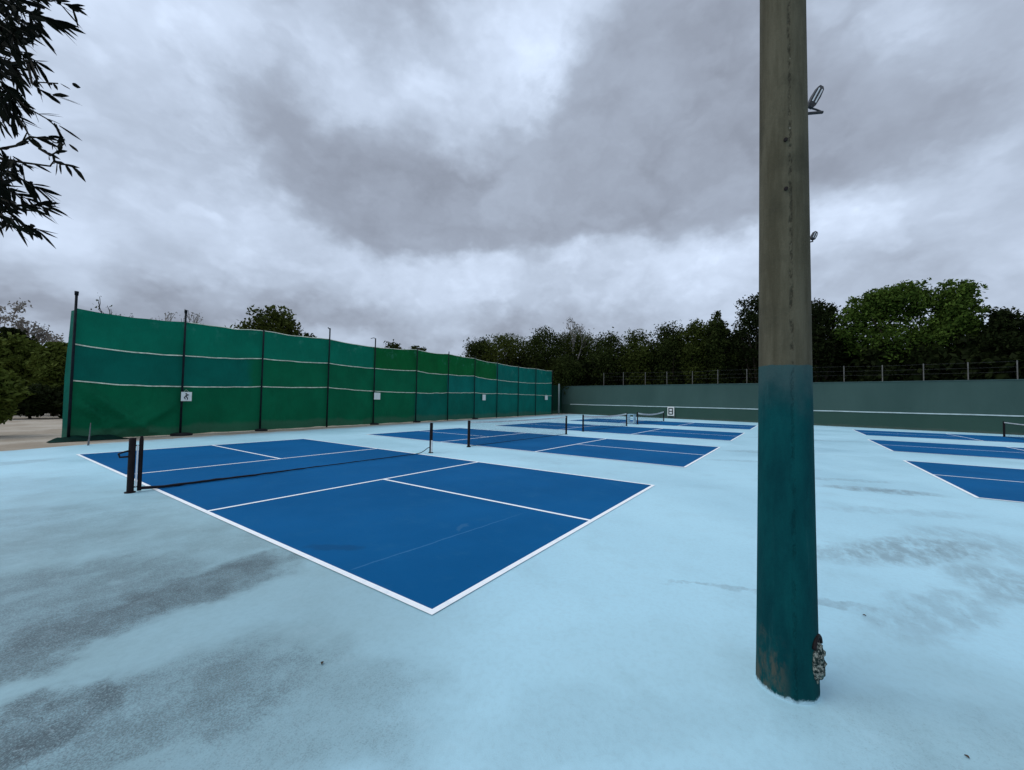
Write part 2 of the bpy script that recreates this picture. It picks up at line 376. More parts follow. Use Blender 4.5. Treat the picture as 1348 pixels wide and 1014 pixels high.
net(8.5, 15.9, 7.0, 'black mesh net with thin white tape on the second court, behind the lowered net', .04)
net(18.3, 25.4, 7.2, 'black mesh net with wide white tape on the third court, left of the white basket', .10, th=.10)
net(28.1, 35.6, 7.3, 'farthest black mesh net with sagging white tape, right of the white basket', .16, th=.12)
net(28.3, 34.2, -12.6, 'black mesh net on a right hand court, cut off by the right edge', .04)

# ------------------------------------------------------------------ light poles
def m_pole():
    m, nt, b = new_mat('pole_concrete_and_teal_paint', .8, .07); p = ocoord(nt); x, y, z = nt.sep(p)
    st = nt.vmath('MULTIPLY', p, (1, 1, .12))
    n = nt.noise(st, 14, 6, .65); n2 = nt.noise(p, 5, 6, .6); n3 = nt.noise(p, 60, 4, .7)
    con = nt.mix(nt.remap(n, .3, .7), (.068, .059, .037), (.112, .098, .065))
    con = nt.mix(nt.remap(n2, .45, .75, 0, .6), con, (.045, .042, .028))
    con = nt.mix(nt.remap(n3, .6, .8, 0, .5), con, (.14, .125, .09))
    # mould seam: a ragged pitted stripe that faces the near court
    ang = nt.math('ARCTAN2', y, x)
    sw = nt.math('MULTIPLY', nt.math('SUBTRACT', nt.noise(nt.comb(0, 0, z), 6, 4, .6), .5), .16)
    ds = nt.math('ABSOLUTE', nt.math('ADD', nt.math('ADD', ang, 2.86), sw))
    seam = nt.math('MULTIPLY', nt.remap(ds, .11, .01), nt.remap(nt.noise(nt.vmath('MULTIPLY', p, (2, 2, 1)), 16, 5, .7), .45, .62))
    con = nt.mix(nt.math('MULTIPLY', seam, .75), con, (.022, .020, .015))
    con = nt.mix(nt.math('MULTIPLY', nt.remap(ds, .08, .0), nt.remap(nt.noise(p, 24, 4, .7), .6, .7)), con, (.30, .28, .23))
    tn = nt.noise(nt.vmath('MULTIPLY', p, (1, 1, .3)), 7, 6, .65)
    teal = nt.mix(nt.remap(tn, .3, .7), (.0008, .037, .042), (.002, .062, .064))
    teal = nt.mix(nt.remap(nt.noise(nt.vmath('MULTIPLY', p, (1, 1, .08)), 20, 5, .7), .55, .8, 0, .45), teal, (.03, .12, .12))
    # lighter grey-green sheen put into the teal colour near its top
    thin = nt.math('MULTIPLY', nt.remap(nt.math('ADD', z, nt.math('MULTIPLY', nt.math('SUBTRACT', n2, .5), .5)), 1.58, 1.93), .62)
    teal = nt.mix(thin, teal, (.060, .095, .092))
    # scuffs and bare concrete at the foot
    sc = nt.math('MULTIPLY', nt.remap(nt.math('ADD', z, nt.math('MULTIPLY', nt.math('SUBTRACT', nt.noise(p, 4, 6, .65), .5), 1.3)), .34, .06), nt.remap(nt.noise(nt.vmath('MULTIPLY', p, (1, 1, .4)), 18, 5, .7), .4, .62))
    sc = nt.math('MULTIPLY', sc, nt.remap(y, -.04, .06))
    teal = nt.mix(nt.math('MULTIPLY', sc, .65), teal, (.10, .085, .06))
    teal = nt.mix(nt.remap(nt.noise(p, 30, 5, .75), .68, .78, 0, .5), teal, (.02, .16, .15))
    line = nt.math('ADD', z, nt.math('MULTIPLY', nt.math('SUBTRACT', nt.noise(p, 9, 3), .5), .03))
    c = nt.mix(nt.remap(line, 1.922, 1.930), teal, con)
    c = nt.mix(nt.remap(nt.math('ADD', z, nt.math('MULTIPLY', nt.math('SUBTRACT', nt.noise(p, 25, 4, .7), .5), .06)), .040, .018), c, (.42, .60, .66))   # pale floor paint lapped on the foot
    nt.put(b.inputs['Base Color'], c)
    bn = nt.node('ShaderNodeBump'); bn.inputs['Strength'].default_value = .8; bn.inputs['Distance'].default_value = .008
    hgt = nt.math('SUBTRACT', nt.math('ADD', nt.math('MULTIPLY', n, .5), nt.math('MULTIPLY', n3, .5)), nt.math('MULTIPLY', seam, .9))
    nt.put(bn.inputs['Height'], hgt); nt.l.new(bn.outputs[0], b.inputs['Normal']); return m
MP = m_pole()
M_GAL = simple('weathered_grey_metal', (.10, .10, .10), .5, .4, .3, 10)
M_LAMPF = simple('dark_floodlight_casting', (.02, .02, .022), .5, .4, .3, 10)
M_LENS = simple('floodlight_glass', (.55, .57, .58), .15, .5, .1, 5)
def pole_mesh(hgt, d0, t):
    m = MB(); zs = [0, .02, .15, .5, 1, 1.5, 1.95, 2.5, 3.2, 4.0, 5, 6.5, 8, 10, hgt]
    def dia(z): return np.interp(z, [0, .2, .86, 1.95, 2.8, 3.63, 4.42, 13], [.332, .324, .308, .284, .2735, .261, .252, .17])*d0
    m.tube([(0, 0, z-.004) for z in zs], [dia(z)/2 for z in zs], 40); o = m.build('pole_shaft', MP, t, True); o.matrix_parent_inverse = Matrix.Identity(4); es(o); return o
PD = Vector((math.cos(.0143), math.sin(.0143), 0))
P1 = Vector((CAM.x, CAM.y, 0)) + PD*3.00
t1 = thing('light_pole', 'tall round concrete pole with a teal painted lower part, in the foreground at the right', 'light pole', P1, 'light poles in the aisle')
sh = pole_mesh(12.4, .968, t1)
# broken access hole on the right side of the foot, stuffed with crumbling foam
def foam(o_):
    m = MB(); v0 = RT.copy(); v0.z = 0; v0.normalize(); bk = -PD
    ax = (v0*.76+bk*.62).normalized(); sd = Vector((-ax.y, ax.x, 0))
    c = Vector((0, 0, .225))+ax*.150
    nu, nv = 40, 26
    def f(u, v):
        th = u*2*math.pi; ph = v*math.pi
        p = Vector((math.cos(th)*math.sin(ph), math.sin(th)*math.sin(ph), math.cos(ph)))
        q = c + sd*(p.x*.060) + ax*(p.y*.034) + Vector((0, 0, p.z*.120))
        k = noise.noise(q*34)*.016 + noise.noise(q*75)*.009
        return q + (ax*.75 + (q-c).normalized()*.5)*k
    m.grid(f, nu, nv); fo = m.build('foam_plug', m_foam(), o_, True); fo.matrix_parent_inverse = Matrix.Identity(4)
    h = MB(); pts = []
    for i in range(17):
        a = math.pi*(.02+.96*i/16); pts.append(c + sd*(math.cos(a)*.056) + Vector((0, 0, .085+math.sin(a)*.06)) + ax*(.004))
    h.tube(pts, .011, 8)
    h.tube([c+sd*.0+Vector((0, 0, .09))-ax*.02, c+Vector((0, 0, .125))-ax*.02], .034, 12)
    fo['label'] = 'pale crumbling foam bulging out of the pole foot'
    ho = h.build('hole_rim', M_BLK, o_, True); ho.matrix_parent_inverse = Matrix.Identity(4)
def m_foam():
    m, nt, b = new_mat('crumbling_foam', .9, .1); p = ocoord(nt)
    c = nt.mix(nt.remap(nt.noise(p, 60, 5, .75), .45, .60), (.010, .022, .020), (.30, .30, .25)); c = nt.mix(nt.remap(nt.noise(p, 20, 4), .55, .7, 0, .7), c, (.05, .12, .11))
    nt.put(b.inputs['Base Color'], c); return m
foam(sh)
# bolts left in the shaft
for z in (3.28, 2.98):
    a = -PD*.128 + Vector((-PD.y, PD.x, 0))*(-.012); bo = MB().tube([Vector((0, 0, z))+a, Vector((0, 0, z))+a*1.09], .011, 8).build('bolt', M_BLK, sh)
    bo.matrix_parent_inverse = Matrix.Identity(4)
def far_pole(px_c, depth, lamp, label):
    d = ray(px_c, 540); d.z = 0; k = depth/d.dot(FW); loc = Vector((CAM.x, CAM.y, 0))+d*k
    t = thing('light_pole', label, 'light pole', loc, 'light poles in the aisle')
    def at(px, py): return CAM + ray(px, py)*(depth/1.0)
    (ax, ay), (hx, hy), (tx, ty), wpx = lamp
    top = at(px_c, ay).z+.5
    m = MB(); m.tube([loc, loc+Vector((0, 0, top/2)), loc+Vector((0, 0, top))], [.15, .12, .09], 16); sh = m.build('pole_shaft', M_GAL, t, True)
    a0 = at(px_c, ay+3); a1 = at(ax, ay); s = depth/F
    MB().tube([a0, a1], .035+.02*wpx/14, 8).build('lamp_arm', M_LAMPF, t)
    h0 = at(hx, hy); h1 = at(tx, ty); L = (h1-h0); up = L.normalized(); sd = up.cross(FW).normalized(); w = wpx*s
    f = MB(); nrm = sd.cross(up)
    R = Matrix((sd, nrm, up)).transposed()
    c = (h0+h1)/2
    prof = [(-.5, .55), (-.38, .9), (0, 1.0), (.36, .85), (.5, .45)]
    for sg in (0,):
        ring = []
        for tz, k_ in prof: ring.append((tz, k_))
        i0 = len(f.v)
        for tz, k_ in ring:
            for qx, qy in ((-1, -1), (1, -1), (1, 1), (-1, 1)): f.v.append(tuple(c + R @ Vector((qx*w/2*k_, qy*w*.35*k_, tz*L.length))))
        for r_ in range(len(ring)-1):
            for q in range(4): f.f.append((i0+r_*4+q, i0+r_*4+(q+1) % 4, i0+(r_+1)*4+(q+1) % 4, i0+(r_+1)*4+q))
        f.f.append((i0+3, i0+2, i0+1, i0)); e = i0+(len(ring)-1)*4; f.f.append((e, e+1, e+2, e+3))
    fl = f.build('floodlight', M_LAMPF, t)
    l = MB()
    for off in (-.2, .22): l.box(c+R @ Vector((off*w, -w*.375, 0)), (w*.17, w*.03, L.length*.62), 0, R)
    l.build('lamp_glass', M_LENS, fl)
    MB().tube([h0, (h0+a1)/2+up*.05*wpx*s, a1], .03, 6).build('lamp_bracket', M_LAMPF, t)
far_pole(1047, 14.6, ((1083, 148), (1066, 142), (1081, 114), 10), 'far grey pole hidden behind the foreground pole, its big floodlight leaning out to the right')
far_pole(1056, 26.7, ((1070, 318), (1069, 316), (1074, 305), 6), 'farthest grey pole hidden behind the foreground pole, its small floodlight showing at the right')

# ------------------------------------------------------------------ green windscreen fence on the left
def FY(x): return 18.0+.085*x
def fence_pt(px, py_hint=560):
    d = ray(px, py_hint); # intersect azimuth with fence line y = 18+.085x
    k = (18.0+.085*CAM.x-CAM.y)/(d.y-.085*d.x); return Vector((CAM.x+d.x*k, CAM.y+d.y*k, 0))
def fence_z(px, py):
    d = ray(px, py); k = (18.0+.085*CAM.x-CAM.y)/(d.y-.085*d.x); return CAM.z+d.z*k
#        base x, base y, (x,y) cloth top, (x,y) rope1, (x,y) rope2, post top y
FP = [(89, 577, (104, 406), (99, 453), (95, 501), (103, 386)),
      (236, 573, (238, 423), (237, 468), (236, 509), (239, 409)),
      (341, 566, (343, 435), (342, 472), (342, 509), (343, 434)),
      (429, 560, (430, 446), (430, 478), (429, 510), (431, 432)),
      (490, 558, (493, 457), (492, 485), (491, 515), (495, 446)),
      (546, 556, (547, 460), (547, 488), (546, 517), (547, 458)),
      (588, 554, (590, 466), (589, 493), (588, 517), (590, 463)),
      (623, 552, (625, 472), (624, 495), (624, 517), (625, 469)),
      (653, 550, (654, 478), (653, 500), (653, 518), (654, 476)),
      (681, 549, (682, 483), (681, 503), (681, 519), (682, 481)),
      (704, 548, (705, 485.5), (704, 504.5), (704, 520), (705, 485)),
      (726, 547, (724, 488), (724, 504), (725, 521), (724, 487))]
def cloth_mat(name, c, c2=None):
    m, nt, b = new_mat(name, .85, .15); p = pos(nt); x, y, z = nt.sep(p)
    n = nt.noise(p, .8, 5, .6); d = tuple(k*.86 for k in c); l = tuple(k*1.12 for k in c)
    col = nt.mix(nt.remap(n, .3, .7), d, l)
    if c2:   # a bay sewn from two cloths
        col = nt.mix(nt.remap(nt.math('ADD', x, nt.math('MULTIPLY', nt.noise(p, 1.5, 4), .8)), c2[1], c2[1]+.5), col, c2[0])
    col = nt.mix(nt.remap(nt.noise(p, 40, 3, .6), .5, .7, 0, .18), col, tuple(k*.6 for k in c))
    # dust splashed on the hem and faded patches along the top edge
    dust = nt.math('MULTIPLY', nt.remap(nt.math('SUBTRACT', z, nt.math('MULTIPLY', nt.noise(nt.vmath('MULTIPLY', p, (.5, .5, .3)), 1.1, 4, .6), .8)), .12, -.12), .45)
    col = nt.mix(dust, col, (.06, .13, .085))
    fade = nt.math('MULTIPLY', nt.remap(nt.noise(p, 1.9, 5, .65), .55, .72), nt.remap(z, 3.7, 4.9, 0, .4)); col = nt.mix(fade, col, (.08, .28, .22))
    nt.put(b.inputs['Base Color'], col)
    bn = nt.node('ShaderNodeBump'); bn.inputs['Strength'].default_value = .55; bn.inputs['Distance'].default_value = .12
    wr = nt.noise(nt.vmath('ADD', nt.vmath('MULTIPLY', p, (1.6, 1.6, .35)), nt.vmath('SCALE', nt.noise(p, .7, 3, .5, True), 1.2)), 1.5, 5, .55)
    nt.put(bn.inputs['Height'], nt.math('ADD', wr, nt.math('MULTIPLY', nt.noise(p, 30, 2), .02))); nt.l.new(bn.outputs[0], b.inputs['Normal'])
    # woven cloth lets a little light through
    tr = nt.node('ShaderNodeBsdfTranslucent'); nt.l.new(col, tr.inputs[0]); mx = nt.node('ShaderNodeMixShader'); mx.inputs[0].default_value = .12
    out = [k for k in nt.n if k.type == 'OUTPUT_MATERIAL'][0]
    nt.l.new(b.outputs[0], mx.inputs[1]); nt.l.new(tr.outputs[0], mx.inputs[2]); nt.l.new(mx.outputs[0], out.inputs[0]); return m
GRN, GRN_T, TEAL, TEAL_D = (.0010, .115, .050), (.0010, .150, .088), (.0010, .132, .104), (.0008, .114, .082)
CM = {'g': cloth_mat('green_screen_cloth', GRN), 't': cloth_mat('bright_green_screen_cloth', GRN_T), 'b': cloth_mat('teal_screen_cloth', TEAL),
      'd': cloth_mat('dark_teal_screen_cloth', TEAL_D), 'x': cloth_mat('pieced_screen_cloth', TEAL_D, (GRN, 6.3)), 'h': cloth_mat('leaf_green_screen_cloth', (.001, .105, .026))}
#  tiers bottom, middle, top per bay
BAYS = ['gdt', 'gxt', 'ggt', 'ggt', 'ggh', 'dgh', 'dbh', 'bbh', 'bbb', 'bbb', 'bbb']
M_ROPE = simple('white_rope', (.70, .70, .56), .8, .2, .25, 5)
M_FPOST = simple('dark_fence_post', (.006, .010, .014), .75, .15, .4, 6)
M_FFOOT = simple('dark_rubber_foot', (.015, .016, .017), .8, .2, .4, 6)
fence = thing('screen_fence', 'long tall fence of green and teal windscreen cloth on dark posts, left of the courts', 'fence', (18, FY(18), 0))
FN = Vector((.0847, -.9964, 0))      # towards the courts
B = []
for (bx, by, t, r1, r2, pt) in FP:
    b = fence_pt(bx, by); B.append((b, fence_z(*t), fence_z(*r1), fence_z(*r2), fence_z(*pt)))
for i, (b, zt, z1, z2, zp) in enumerate(B):
    p = b+FN*.07; m = MB(); lean = Vector((0, 0, 0))
    m.tube([p, p+Vector((0, 0, zp*.5)), p+Vector((0, 0, zp))], [.042, .038, .036], 10); 
    if i in (0, 1): m.tube([p+Vector((0, 0, zp-.10)), p+Vector((0, 0, zp+.04))], [.05, .055], 10)
    if i == 4: m.tube([p+Vector((0, 0, zp-.02)), p+Vector((-.12, 0, zp+.02)), p+Vector((-.34, 0, zp-.05))], .02, 6)
    if i == 3: m.tube([p+Vector((0, 0, zp-.06)), p+Vector((-.12, 0, zp+.02))], .03, 6)
    o = m.build('fence_post', M_FPOST, fence, True)
    if i in (1, 2, 4, 5, 7):
        q = MB(); c = p+FN*.12; r = .36 if i == 1 else .26
        q.tube([c+Vector((0, 0, -.005)), c+Vector((0, 0, .07)), c+Vector((0, 0, .10))], [r, r, r*.7], 20); es(q.build('post_foot', M_FFOOT, o, True))
def bz(i, k, u):
    """height of tier edge k (0 hem, 1 rope2, 2 rope1, 3 top) at u along bay i"""
    a, b = B[i], B[i+1]; idx = {3: 1, 2: 2, 1: 3}
    L = (b[0]-a[0]).length
    if k == 0: return .03+.03*noise.noise((i*3+u*4, 5, 0))
    z = a[idx[k]]*(1-u)+b[idx[k]]*u
    sag = {1: .035, 2: .05, 3: .06}[k]*(1.5 if i in (0, 5, 7) else .8)*min(1, L/3.2)
    return z - sag*4*u*(1-u) + .045*noise.noise((i*7+u*4, k*3, 0))*4*u*(1-u)
def cloth_pt(i, u, z, zlo, zhi, k):
    a, b = B[i][0], B[i+1][0]; p = a.lerp(b, u); v = (z-zlo)/max(.01, zhi-zlo)
    env = min(1, 6*u, 6*(1-u))
    off = -.05 - .09*math.sin(math.pi*u)*math.sin(math.pi*v)
    off += env*(.075*noise.noise((p.x*1.1, z*.55, i*5.0)) + .040*noise.noise((p.x*4.5, z*.9, 3.0)))
    if k == 0:
        off += .035*noise.noise((p.x*3.2, 2, 0))*(1-v)
        if i == 0:
            for s0, sl, am, wd in ((1.02, 1.35, .22, .085), (.80, 1.9, .14, .07), (.62, .8, .10, .06), (-.35, -1.05, .12, .08), (-.1, -.9, .08, .06), (-.55, -1.2, .08, .05)):
                line = s0-sl*u; off += env*1.5*am*math.exp(-((v-line)/wd)**2)*math.sin(math.pi*max(0, min(1, v)))**.5
    return p + FN*off + Vector((0, 0, z))
for i, code in enumerate(BAYS):
    for k, ch in enumerate(code):
        def fn(u, v, i=i, k=k):
            lo, hi = bz(i, k, u), bz(i, k+1, u); return cloth_pt(i, u, lo+(hi-lo)*v, lo, hi, k)
        MB().grid(fn, 36 if i < 4 else 20, 16 if i < 4 else 10).build('screen_cloth', CM[ch], fence, True)
    for k in (1, 2, 3):
        if k == 3 and i == 0: continue
        pts = [cloth_pt(i, u, bz(i, k, u), bz(i, k, u), bz(i, k, u)+1, 1)+FN*.035 for u in [j/14 for j in range(15)]]
        if k == 1 and i == 0: pts = pts[0:]
        MB().tube(pts, .018 if k == 3 else .023, 6).build('screen_rope', M_ROPE, fence)
# loose end flap of cloth round the first post and its dark tail on the sand
a = B[0][0]
def flap(u, v):
    z = .02+v*(B[0][1]-.1); w = .04+.06*(1-v)+.035*math.sin(math.pi*v)**2; return a + Vector((-w*u, .28*u+.04*noise.noise((v*7, u, 1)), 0)) + FN*(-.05) + Vector((0, 0, z))
MB().grid(flap, 6, 30).build('screen_flap', CM['d'], fence, True)
M_HEM = simple('dark_green_hem_cloth', (.003, .024, .018), .9, .1, .3, 3)
def tail(u, v):
    x = -.5+u*2.0; return a + Vector((x, .085*x, 0)) + FN*(.05+.38*v) + Vector((0, 0, max(.014, .17*(1-v)**1.3*(1+.3*noise.noise((x*3, v*2, 0)))*min(1, u*8, (1-u)*4))))
MB().grid(tail, 24, 8).build('screen_hem', M_HEM, fence, True)
# far return panel beyond the end post
pe = thing('green_screen', 'dark green screen panel on a pale post, between the long fence and the back wall', 'fence', polar(742, 546, 53.5)*1.0)
pe.location.z = 0
qa, qb = fence_pt(727, 547)+Vector((.6, .6, 0)), Vector((45.9, 22.9, 0))
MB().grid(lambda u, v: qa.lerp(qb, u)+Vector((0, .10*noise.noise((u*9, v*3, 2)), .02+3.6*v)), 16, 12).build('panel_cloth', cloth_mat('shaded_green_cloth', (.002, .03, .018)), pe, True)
pp = fence_pt(733.5, 547)+FN*.2
MB().tube([pp, pp+Vector((0, 0, 3.75))], .10, 10).build('panel_post', simple('pale_grey_post', (.12, .16, .16), .6, .3, .2, 5), pe, True)

# signs hung on the fence
M_SIGN = simple('white_sign_board', (.72, .72, .68), .6, .3, .06, 6)
M_INK = simple('dark_sign_ink', (.03, .03, .03), .7, .2, .2, 9)
def fence_sign(px0, py0, px1, py1, label, marks):
    c = fence_pt((px0+px1)/2, py0); z0, z1 = fence_z(px0, py1), fence_z(px0, py0); c += FN*.15; c.z = (z0+z1)/2
    w = (fence_pt(px1, py0)-fence_pt(px0, py0)).length; h = z1-z0; rz = math.atan2(.085, 1)
    t = thing('fence_sign', label, 'sign', c, 'signs hung on the green fence')
    b = MB(); b.box(c, (w, .015, h), rz); b.build('sign_board', M_SIGN, t)
    X = Vector((math.cos(rz), math.sin(rz), 0))
    if marks:
        k = MB()
        for seg in marks: k.tube([c+X*(u*w)+Vector((0, 0, v*h))+FN*.012 for u, v in seg], .018, 6)
        k.build('sign_mark', M_INK, t)
    MB().tube([c+Vector((0, 0, h/2-.02))+X*(-.3*w), c+Vector((0, 0, h/2+.10))-FN*.06, c+Vector((0, 0, h/2-.02))+X*(.3*w)], .005, 5).build('sign_cord', M_ROPE, t)
fence_sign(236.5, 516, 250.5, 528, 'white sign with a dark figure mark, leftmost on the green fence', [[(-.12, .28), (-.02, .34), (.05, .22), (-.06, .12), (.0, -.05), (.10, -.16), (.08, -.34)], [(-.02, .08), (-.2, -.08), (-.12, -.3)], [(.02, .1), (.2, .2)]])
fence_sign(490.5, 517, 498.5, 526, 'plain white sign tied to the fifth fence post, second from the left', None)
fence_sign(633.5, 519.5, 637.5, 527, 'small narrow white sign in the middle of a teal bay of the fence', None)
fence_sign(716, 520.5, 719.5, 526.5, 'smallest yellowish white sign near the far end of the teal fence', None)

# thin stake in the sand by the left end of the fence
sp = ground(116, 587)
tag(MB().tube([sp, sp+Vector((.02, .0, .35)), sp+Vector((.03, .01, .72))], [.028, .016, .012], 8).build('marker_stake', M_GAL), 'thin dark metal stake in the sandy strip before the left end of the fence', 'stake')

# ------------------------------------------------------------------ back wall
WA, WB = Vector((45.2, 21.4, 0)), Vector((35.3, -27.0, 0))
def wall_pt(px):
    d = ray(px, 540); e = WB-WA; o2 = WA-CAM
    k = (o2.x*e.y-o2.y*e.x)/(d.x*e.y-d.y*e.x); return Vector((CAM.x+d.x*k, CAM.y+d.y*k, 0))
def m_wall():
    m, nt, b = new_mat('grey_green_wall_paint', .8, .12); p = pos(nt); x, y, z = nt.sep(p)
    n = nt.noise(nt.vmath('MULTIPLY', p, (1, 1, .5)), .35, 5, .55); c = nt.mix(nt.remap(n, .3, .7), (.041, .080, .069), (.053, .097, .084))
    lo = nt.mix(nt.remap(n, .3, .7), (.030, .067, .052), (.037, .077, .059)); c = nt.mix(nt.remap(z, 1.22, 1.26), lo, c)
    c = nt.mix(nt.remap(nt.noise(nt.vmath('MULTIPLY', p, (3, 3, .25)), 1.1, 5, .6), .5, .75, 0, .25), c, (.04, .075, .07))
    band = nt.math('MULTIPLY', nt.remap(nt.math('ADD', z, nt.math('MULTIPLY', nt.noise(p, 2, 5, .7), .4)), .45, .2), .5); c = nt.mix(band, c, (.10, .11, .09))
    nt.put(b.inputs['Base Color'], c); return m
wall = thing('back_wall', 'long grey green painted wall with one white stripe, closing the courts at the back', 'wall', (WA+WB)/2)
wd = (WB-WA).normalized(); wn = Vector((wd.y, -wd.x, 0)); wn = wn if wn.x < 0 else -wn
HW = 3.55
WA = WA - wd*1.6
m = MB(); L = (WB-WA).length
m.box((WA+WB)/2+Vector((0, 0, HW/2)), (L, .2, HW), math.atan2(wd.y, wd.x))
m.build('wall_panel', m_wall(), wall)
m = MB(); m.box((WA+WB)/2+Vector((0, 0, HW+.03)), (L+.1, .26, .055), math.atan2(wd.y, wd.x)); m.build('wall_coping', simple('wall_coping_paint', (.045, .085, .077), .7, .3, .2, 2), wall)
pts = [WA+wd*(1.6+(L-1.6)*i/60)+wn*.115+Vector((0, 0, 1.24+.02*noise.noise((i*.35, 0, 0)))) for i in range(61)]
m = MB()
for p0, p1 in zip(pts[:-1], pts[1:]):
    i0 = len(m.v)
    for p in (p0, p1):
        for o, dz in ((0, -.04), (.02, -.04), (.02, .04), (0, .04)): m.v.append(tuple(p+wn*o+Vector((0, 0, dz))))
    for q in range(4): m.f.append((i0+q, i0+(q+1) % 4, i0+4+(q+1) % 4, i0+4+q))
m.build('wall_stripe', simple('white_stripe_paint', (.44, .53, .53), .7, .2, .15, 1.5), wall)
# number board on the wall by the far net
sc = wall_pt(884.5)+wn*.25; t = thing('number_board', 'white board with a dark number mark, standing against the back wall by the farthest net', 'sign', sc)
rz = math.atan2(wd.y, wd.x); sc = sc+Vector((0, 0, .78)); m = MB(); m.box(sc, (.72, .04, .95), rz); m.build('sign_board', M_SIGN, t)
m = MB(); r2 = rz
for u, v, w_, h_ in ((-.2, 0, .10, .70), (.2, 0, .10, .70), (0, .30, .30, .10), (0, 0, .30, .10), (0, -.30, .30, .10)):
    m.box(sc+wd*u+wn*.035+Vector((0, 0, v)), (w_, .02, h_), rz)
m.build('sign_mark', M_INK, t)
m = MB()
for u in (-.35, .35): MB().box(sc+wd*u+Vector((0, 0, -.63)), (.05, .05, .28), rz).build('sign_leg', M_GAL, t)

# white wire basket between the far nets
bp = ground(831.5, 558.5); tb = thing('ball_basket', 'pale blue white slatted basket on the aisle between the two farthest nets', 'basket', bp)
M_BSK = simple('white_wire_coating', (.36, .52, .60), .5, .3, .1, 6)
m = MB()
for k in range(7):
    for y_ in (-.28, .28): m.box(bp+Vector((-.27+.09*k, y_*.8, .42)), (.03, .03, .66))
for z in (.10, .42, .74):
    for y_ in (-.28, .28): m.box(bp+Vector((0, y_*.8, z)), (.61, .045, .05))
    for x_ in (-.305, .305): m.box(bp+Vector((x_, 0, z)), (.045, .40, .05))
m.build('basket_cage', M_BSK, tb)
m = MB()
for x_ in (-.28, .28):
    for y_ in (-.2, .2): MB().tube([bp+Vector((x_, y_, 0)), bp+Vector((x_, y_, .1))], .02, 6).build('basket_leg', M_GAL, tb)

# wire fence standing behind the wall
wf = thing('wire_fence', 'thin wire fence of pale posts rising behind the back wall in front of the trees', 'fence', (WA+WB)/2-wn*1.5)
M_WP = simple('pale_fence_post', (.14, .135, .12), .7, .3, .25, 3)
tops = [(786, 491), (812, 490), (841, 490), (870, 489.5), (904, 489), (938, 487), (977, 486), (1020, 484), (1063, 483), (1108, 482), (1160, 481), (1216, 479), (1277, 477), (1345, 474)]
wp = []
for px, py in tops:
    q = wall_pt(px)-wn*1.4; dist = math.hypot(q.x-CAM.x, q.y-CAM.y); z = polar(px, py, dist).z; wp.append((q, z))
for q, z in wp:
    q2 = q+Vector((random.uniform(-.05, .05), 0, 0)); MB().tube([q, q2+Vector((0, 0, z))], .034, 8).build('fence_post', M_WP, wf)
m = MB()
for fr in (.5, .72, .96): m.tube([q+Vector((0, 0, 3.4+(z-3.4)*fr)) for q, z in wp], .003, 4)
m.build('fence_wire', M_GAL, wf)

# ------------------------------------------------------------------ trees
def leaf_mat(name, c1, c2, tr=.25):
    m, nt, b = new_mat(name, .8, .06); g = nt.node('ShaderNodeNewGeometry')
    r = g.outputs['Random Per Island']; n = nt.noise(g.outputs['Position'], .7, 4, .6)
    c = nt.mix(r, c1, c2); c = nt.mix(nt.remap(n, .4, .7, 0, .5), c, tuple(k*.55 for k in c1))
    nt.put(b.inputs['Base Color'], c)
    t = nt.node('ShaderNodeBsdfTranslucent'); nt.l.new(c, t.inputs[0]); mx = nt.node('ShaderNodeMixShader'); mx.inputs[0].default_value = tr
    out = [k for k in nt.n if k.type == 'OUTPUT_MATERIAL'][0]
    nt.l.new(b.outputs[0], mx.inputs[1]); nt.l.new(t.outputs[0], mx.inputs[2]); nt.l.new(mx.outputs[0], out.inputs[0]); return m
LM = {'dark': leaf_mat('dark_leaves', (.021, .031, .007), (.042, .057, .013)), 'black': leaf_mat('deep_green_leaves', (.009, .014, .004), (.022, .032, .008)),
      'olive': leaf_mat('olive_leaves', (.060, .085, .014), (.115, .145, .030)), 'mid': leaf_mat('mid_green_leaves', (.034, .047, .009), (.066, .084, .016)),
      'bright': leaf_mat('fresh_green_leaves', (.032, .060, .009), (.095, .150, .024)), 'pale': leaf_mat('pale_dry_leaves', (.16, .15, .13), (.26, .24, .22)),
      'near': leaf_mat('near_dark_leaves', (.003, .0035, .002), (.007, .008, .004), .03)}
M_BARK = simple('dark_bark', (.035, .028, .020), .9, .1, .35, 6, .4)
M_PBARK = simple('pale_bark', (.22, .20, .18), .9, .1, .25, 6, .3)
def leaf_mesh(C, size, asp, upb=.3):
    """C: (n,3) centres -> rhombic leaf tufts with random facing"""
    n = len(C); a = RNG.normal(size=(n, 3)); a /= np.linalg.norm(a, axis=1)[:, None]
    b = RNG.normal(size=(n, 3)); b[:, 2] += upb; b -= a*(a*b).sum(1)[:, None]; b /= np.linalg.norm(b, axis=1)[:, None]
    s = size*RNG.uniform(.55, 1.35, (n, 1)); w = s*asp
    nn = np.cross(a, b)
    V = np.stack([C-a*s, C-b*w+nn*w*.25, C+a*s, C+b*w+nn*w*.25], 1).reshape(-1, 3)
    me = bpy.data.meshes.new('crown'); me.vertices.add(4*n); me.vertices.foreach_set('co', V.astype(np.float32).ravel())
    me.loops.add(4*n); me.loops.foreach_set('vertex_index', np.arange(4*n, dtype=np.int32))
    me.polygons.add(n); me.polygons.foreach_set('loop_start', np.arange(0, 4*n, 4, dtype=np.int32)); me.polygons.foreach_set('loop_total', np.full(n, 4, dtype=np.int32))
    me.update(calc_edges=True); return me
